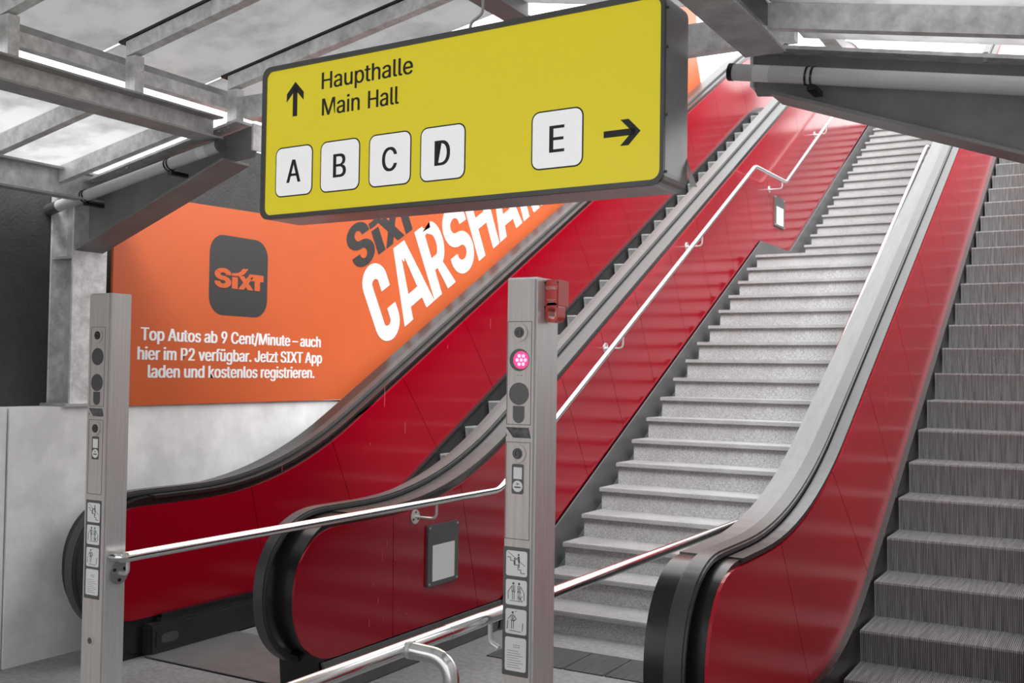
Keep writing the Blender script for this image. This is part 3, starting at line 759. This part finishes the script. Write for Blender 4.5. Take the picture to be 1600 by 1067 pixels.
for ch, a, b in (('C', -.065, .295), ('A', .315, .835), ('R', .84, 1.235), ('S', 1.255, 1.685), ('H', 1.71, 2.148), ('A', 2.17, 2.68), ('R', 2.72, 3.11), ('I', 3.15, 3.28), ('N', 3.33, 3.76), ('G', 3.79, 4.19)):
    heavy(cs, TF, ch, a, b, -.005, .665, .001, .135)
build('headline', cs, PWHITE, po)
lg = logo(TF, -.07, .90, .70, 1.055, .001)
bold_letters(lg, TF, 'share', 1.02, 2.2, .765, 1.03, .001, .04)
build('logo_lettering', lg, PBLACK, po)

# ------------------------------------------------------------------ steel and glass canopy
TR = math.tan(math.radians(10.7)); MX = -5.42                    # the frame mirrors about x = MX/2
def mx(x, side): return x if side == 'left' else MX-x
def xbox(mb, side, x0, x1, *r):
    a, b = mx(x0, side), mx(x1, side); return mb.box(min(a, b), max(a, b), *r)
def xpoly(mb, side, pts, y0, y1): return mb.xz([(mx(x, side), z) for x, z in pts], y0, y1)
YF = 4.2
for side in ('left', 'right'):
    # column on the concrete wall
    c = thing('steel_column', (mx(-5.52, side), YF, 1.465), 'galvanised H-section steel column standing on the concrete wall left of the poster' if side == 'left' else 'galvanised steel column carrying the right half of the canopy, out past the right escalator', 'column', 'canopy columns')
    zb = 1.465 if side == 'left' else 0.0
    if side == 'right': c.location.z = 0
    build('flange', xbox(MB(), side, -5.432, -5.416, YF-.11, YF+.13, zb, 2.83), GALV, c)
    build('flange', xbox(MB(), side, -5.632, -5.616, YF-.11, YF+.13, zb, 2.78), GALV, c)
    build('web', xbox(MB(), side, -5.616, -5.432, YF-.006, YF+.006, zb, 2.80), GALVD, c)
    build('base_plate', xbox(MB(), side, -5.66, -5.40, YF-.15, YF+.16, zb, zb+.018), GALVD, c)
    build('stiffener', xbox(MB(), side, -5.616, -5.432, YF-.10, YF-.006, 2.355, 2.370), GALVD, c)
    # tapered rafter
    r = thing('tapered_rafter', (mx(-4.8, side), YF, 2.4), 'tapered steel rafter reaching in from the %s, a tube light along its face' % side, 'rafter', 'canopy rafters')
    tip = -4.065 if side == 'left' else -4.125
    zw = lambda x: 2.85+.362*(x+4.217)
    web = [(-5.416, zw(-5.416)), (-4.22, zw(-4.22)), (tip-.01, 2.858), (tip, 2.88), (tip, 3.036), (-5.416, 2.80)]
    build('web', xpoly(MB(), side, web, YF-.006, YF+.006), PAINT, r)
    build('bottom_flange', xpoly(MB(), side, [(-5.416, zw(-5.416)-.014), (-4.21, zw(-4.21)-.014), (-4.21, zw(-4.21)), (-5.416, zw(-5.416))], YF-.10, YF+.10), PAINT, r)
    build('top_flange', xpoly(MB(), side, [(-5.62, 2.757), (-4.12, 3.038), (-4.12, 3.052), (-5.62, 2.771)], YF-.10, YF+.10), GALV, r)
    build('end_plate', xbox(MB(), side, tip, tip+.012, YF-.035, YF+.035, 2.89, 3.036), GALV, r)
    mb = MB(); zfl = lambda x: 2.757+.19*(x+5.62)
    for bx in (-4.20, -4.27, -5.0, -5.3):
        for yy in (YF-.075, YF+.06): mb.tube([(mx(bx, side), yy, zfl(bx)-.014), (mx(bx, side), yy, zfl(bx)+.022)], .010, 8)
    build('bolt', mb, GALVD, r)
    # main longitudinal beam
    m_ = thing('main_beam', (mx(-4.27, side), 1.6, 2.95), 'galvanised I-beam running lengthwise under the raised roof on the %s of the sign' % side, 'beam', 'canopy main beams')
    sh = 0 if side == 'left' else .04
    ye = 4.09 if side == 'left' else 3.95
    build('bottom_flange', xbox(MB(), side, -4.36+sh, -4.20+sh, -1.2, ye, 2.948, 2.958), GALVD, m_)
    build('top_flange', xbox(MB(), side, -4.36+sh, -4.20+sh, -1.2, ye, 3.060, 3.070), GALVD, m_)
    build('web', xbox(MB(), side, -4.284+sh, -4.276+sh, -1.2, ye, 2.958, 3.060), GALV, m_)
    # eaves beam
    ev = thing('eaves_beam', (mx(-5.38, side), 1.6, 2.69), 'galvanised channel beam along the low %s edge of the canopy roof' % side, 'beam', 'canopy eaves beams')
    build('web', xbox(MB(), side, -5.372, -5.360, -1.2, YF+.10, 2.690, 2.862), GALV, ev)
    build('top_flange', xbox(MB(), side, -5.36, -5.30, -1.2, YF+.10, 2.850, 2.862), GALVD, ev)
    build('bottom_flange', xbox(MB(), side, -5.36, -5.28, -1.2, YF+.10, 2.690, 2.702), GALVD, ev)
    # sill beam carrying the raised glazing
    sl = thing('sill_beam', (mx(-4.32, side), 1.6, 3.15), 'slim galvanised box beam between the short posts of the raised %s roof' % side, 'beam', 'canopy sill beams')
    build('box', xbox(MB(), side, -4.37, -4.31, -1.2, 4.72, 3.155, 3.222), GALV, sl)
    build('sill_strip', xbox(MB(), side, -4.365, -4.33, -1.2, 4.72, 3.222, 3.262), GALVD, sl)
    # upper glazing bars with their stub posts
    names = ['nearest the camera', 'second', 'third', 'farthest']
    for i, y in enumerate((2.16, 2.85, 3.535, 4.225)):
        g = thing('glazing_bar', (mx(-4.25, side), y, 3.10), 'upper %s roof bar on a short post, %s' % (side, ['nearest the camera of the four', 'second from the near end', 'second from the far end', 'at the far end behind the sign'][i]), 'roof bar', 'upper roof bars')
        build('stub_post', xbox(MB(), side, -4.285, -4.215, y-.0275, y+.0275, 3.070, 3.254), GALV, g)
        z = lambda x: 3.262+TR*(x+4.25)
        build('bar', xpoly(MB(), side, [(-4.285, z(-4.285)), (-2.74, z(-2.74)), (-2.74, z(-2.74)+.075), (-4.285, z(-4.285)+.075)], y-.028, y+.028), GALV, g)
        build('seal', xpoly(MB(), side, [(-4.33, z(-4.33)+.078), (-2.74, z(-2.74)+.078), (-2.74, z(-2.74)+.09), (-4.33, z(-4.33)+.09)], y-.036, y+.036), BLACK, g)
    ys = [-1.2, -.5, .1, .8, 1.47, 2.16, 2.85, 3.535, 4.225, 4.74]
    for i in range(len(ys)-1):
        z = lambda x: 3.358+TR*(x+4.25)
        o = build('roof_pane', xpoly(MB(), side, [(-4.515, z(-4.515)), (-2.72, z(-2.72)), (-2.72, z(-2.72)+.008), (-4.515, z(-4.515)+.008)], ys[i]+.012, ys[i+1]-.012), GLASSU)
        tag(o, 'grey frosted glass pane of the raised %s roof, %s' % (side, 'number %d from the far end' % (len(ys)-1-i) if i < len(ys)-2 else 'farthest one, beyond the end bar'), 'glass pane', 'upper roof panes')
    # lower roof
    zl = lambda x: 3.056+TR*(x+4.37)
    by = (1.0, 1.6, 2.2, 2.8, 3.395, 3.95) if side == 'left' else (.75, 1.34, 1.93, 2.52, 3.11, 3.715)
    for i, y in enumerate(by):
        g = build('glazing_bar', xpoly(MB(), side, [(-5.35, zl(-5.35)-.092), (-4.365+sh, zl(-4.365)-.092), (-4.365+sh, zl(-4.365)), (-5.35, zl(-5.35))], y-.023, y+.023), GALV)
        tag(g, 'lower %s roof bar, %s from the rafter' % (side, ['sixth', 'fifth', 'fourth', 'third', 'second', 'first'][i]), 'roof bar', 'lower roof bars')
    yl = (-1.2, -.1)+by+(4.18,)
    for i in range(len(yl)-1):
        o = build('roof_pane', xpoly(MB(), side, [(-5.42, zl(-5.42)+.006), (-4.37+sh, zl(-4.37)+.006), (-4.37+sh, zl(-4.37)+.014), (-5.42, zl(-5.42)+.014)], yl[i]+.01, yl[i+1]-.01), GLASSL)
        tag(o, 'bright dirty glass pane of the low %s roof, %s' % (side, 'number %d from the rafter' % (len(yl)-1-i)), 'glass pane', 'lower roof panes')
    # tube light on the rafter
    yt = YF-.125
    p0, p1 = Vector((mx(-5.64, side), yt, 2.655)), Vector((mx(-4.195 if side == 'left' else -4.055, side), yt, 2.914 if side == 'left' else 2.938))
    if side == 'right': p0 = Vector((mx(-5.30, side), yt, 2.715))
    d = (p1-p0).normalized(); ln = (p1-p0).length
    at = lambda s: p0+d*s
    tl = thing('tube_light', tuple(at(ln/2)), 'grey tube light strapped along the %s rafter of the canopy' % side, 'tube light', 'tube lights')
    build('tube_cover', MB().tube([at(.10), at(ln-.17)], .0335, 20), PLASTICP, tl)
    build('end_band', MB().tube([at(ln-.17), at(ln-.105)], .0333, 20), PLASTICW, tl)
    build('socket', MB().tube([at(ln-.105), at(ln-.02)], .0335, 20), PLASTICP, tl)
    build('end_cap', MB().tube([at(ln-.02), at(ln)], .0355, 20), BLACK if side == 'right' else FRAME, tl)
    build('end_cap', MB().tube([at(0), at(.10)], .0345, 20), FRAME, tl)
    for s in ((.33, ln-.42) if side == 'left' else (ln-.345,)):
        cl = build('clamp', MB().tube([at(s), at(s+.008)], .0385, 18).tube([at(s+.022), at(s+.030)], .0385, 18), BLACK, tl)
        q = at(s+.015)
        build('clamp_bracket', MB().box(q.x-.012, q.x+.022, yt-.005, YF-.006, q.z-.056, q.z-.036), BLACK, cl)
lc = MB().tube(bend([(-5.60, YF-.12, 2.655), (-5.66, YF-.16, 2.66), (-5.66, YF-.14, 2.78), (-5.52, YF-.10, 2.84)], .05), .006, 8)
tag(build('cable', lc, WIRE), 'thin grey cable looping up from the left end of the tube light', 'cable')
rd = build('ridge_beam', MB().box(-2.76, -2.62, -1.2, 4.74, 3.53, 3.545).box(-2.70, -2.68, -1.2, 4.74, 3.545, 3.66), PAINT)
tag(rd, 'dark ridge beam of the raised glass roof, just above the yellow sign', 'beam')
tb = build('tie_beam', MB().box(-4.22, -1.22, 4.258, 4.335, 3.10, 3.225), GALV)
tag(tb, 'galvanised tie beam crossing between the main beams just behind the yellow sign', 'beam')

# fluff on an escalator step
fl = MB()
for k in range(16):
    a = random.uniform(0, 2*PI); r = random.uniform(.01, .05)
    p = Vector((-4.62+r*math.cos(a), 7.42+r*math.sin(a)*.5, 1.015))
    fl.tube([p, p+Vector((random.uniform(-.03, .03), random.uniform(-.02, .02), random.uniform(.01, .05)))], .006, 5)
tag(build('fluff', fl, DUST), 'grey clump of fluff lying on a step of the left escalator', 'fluff')
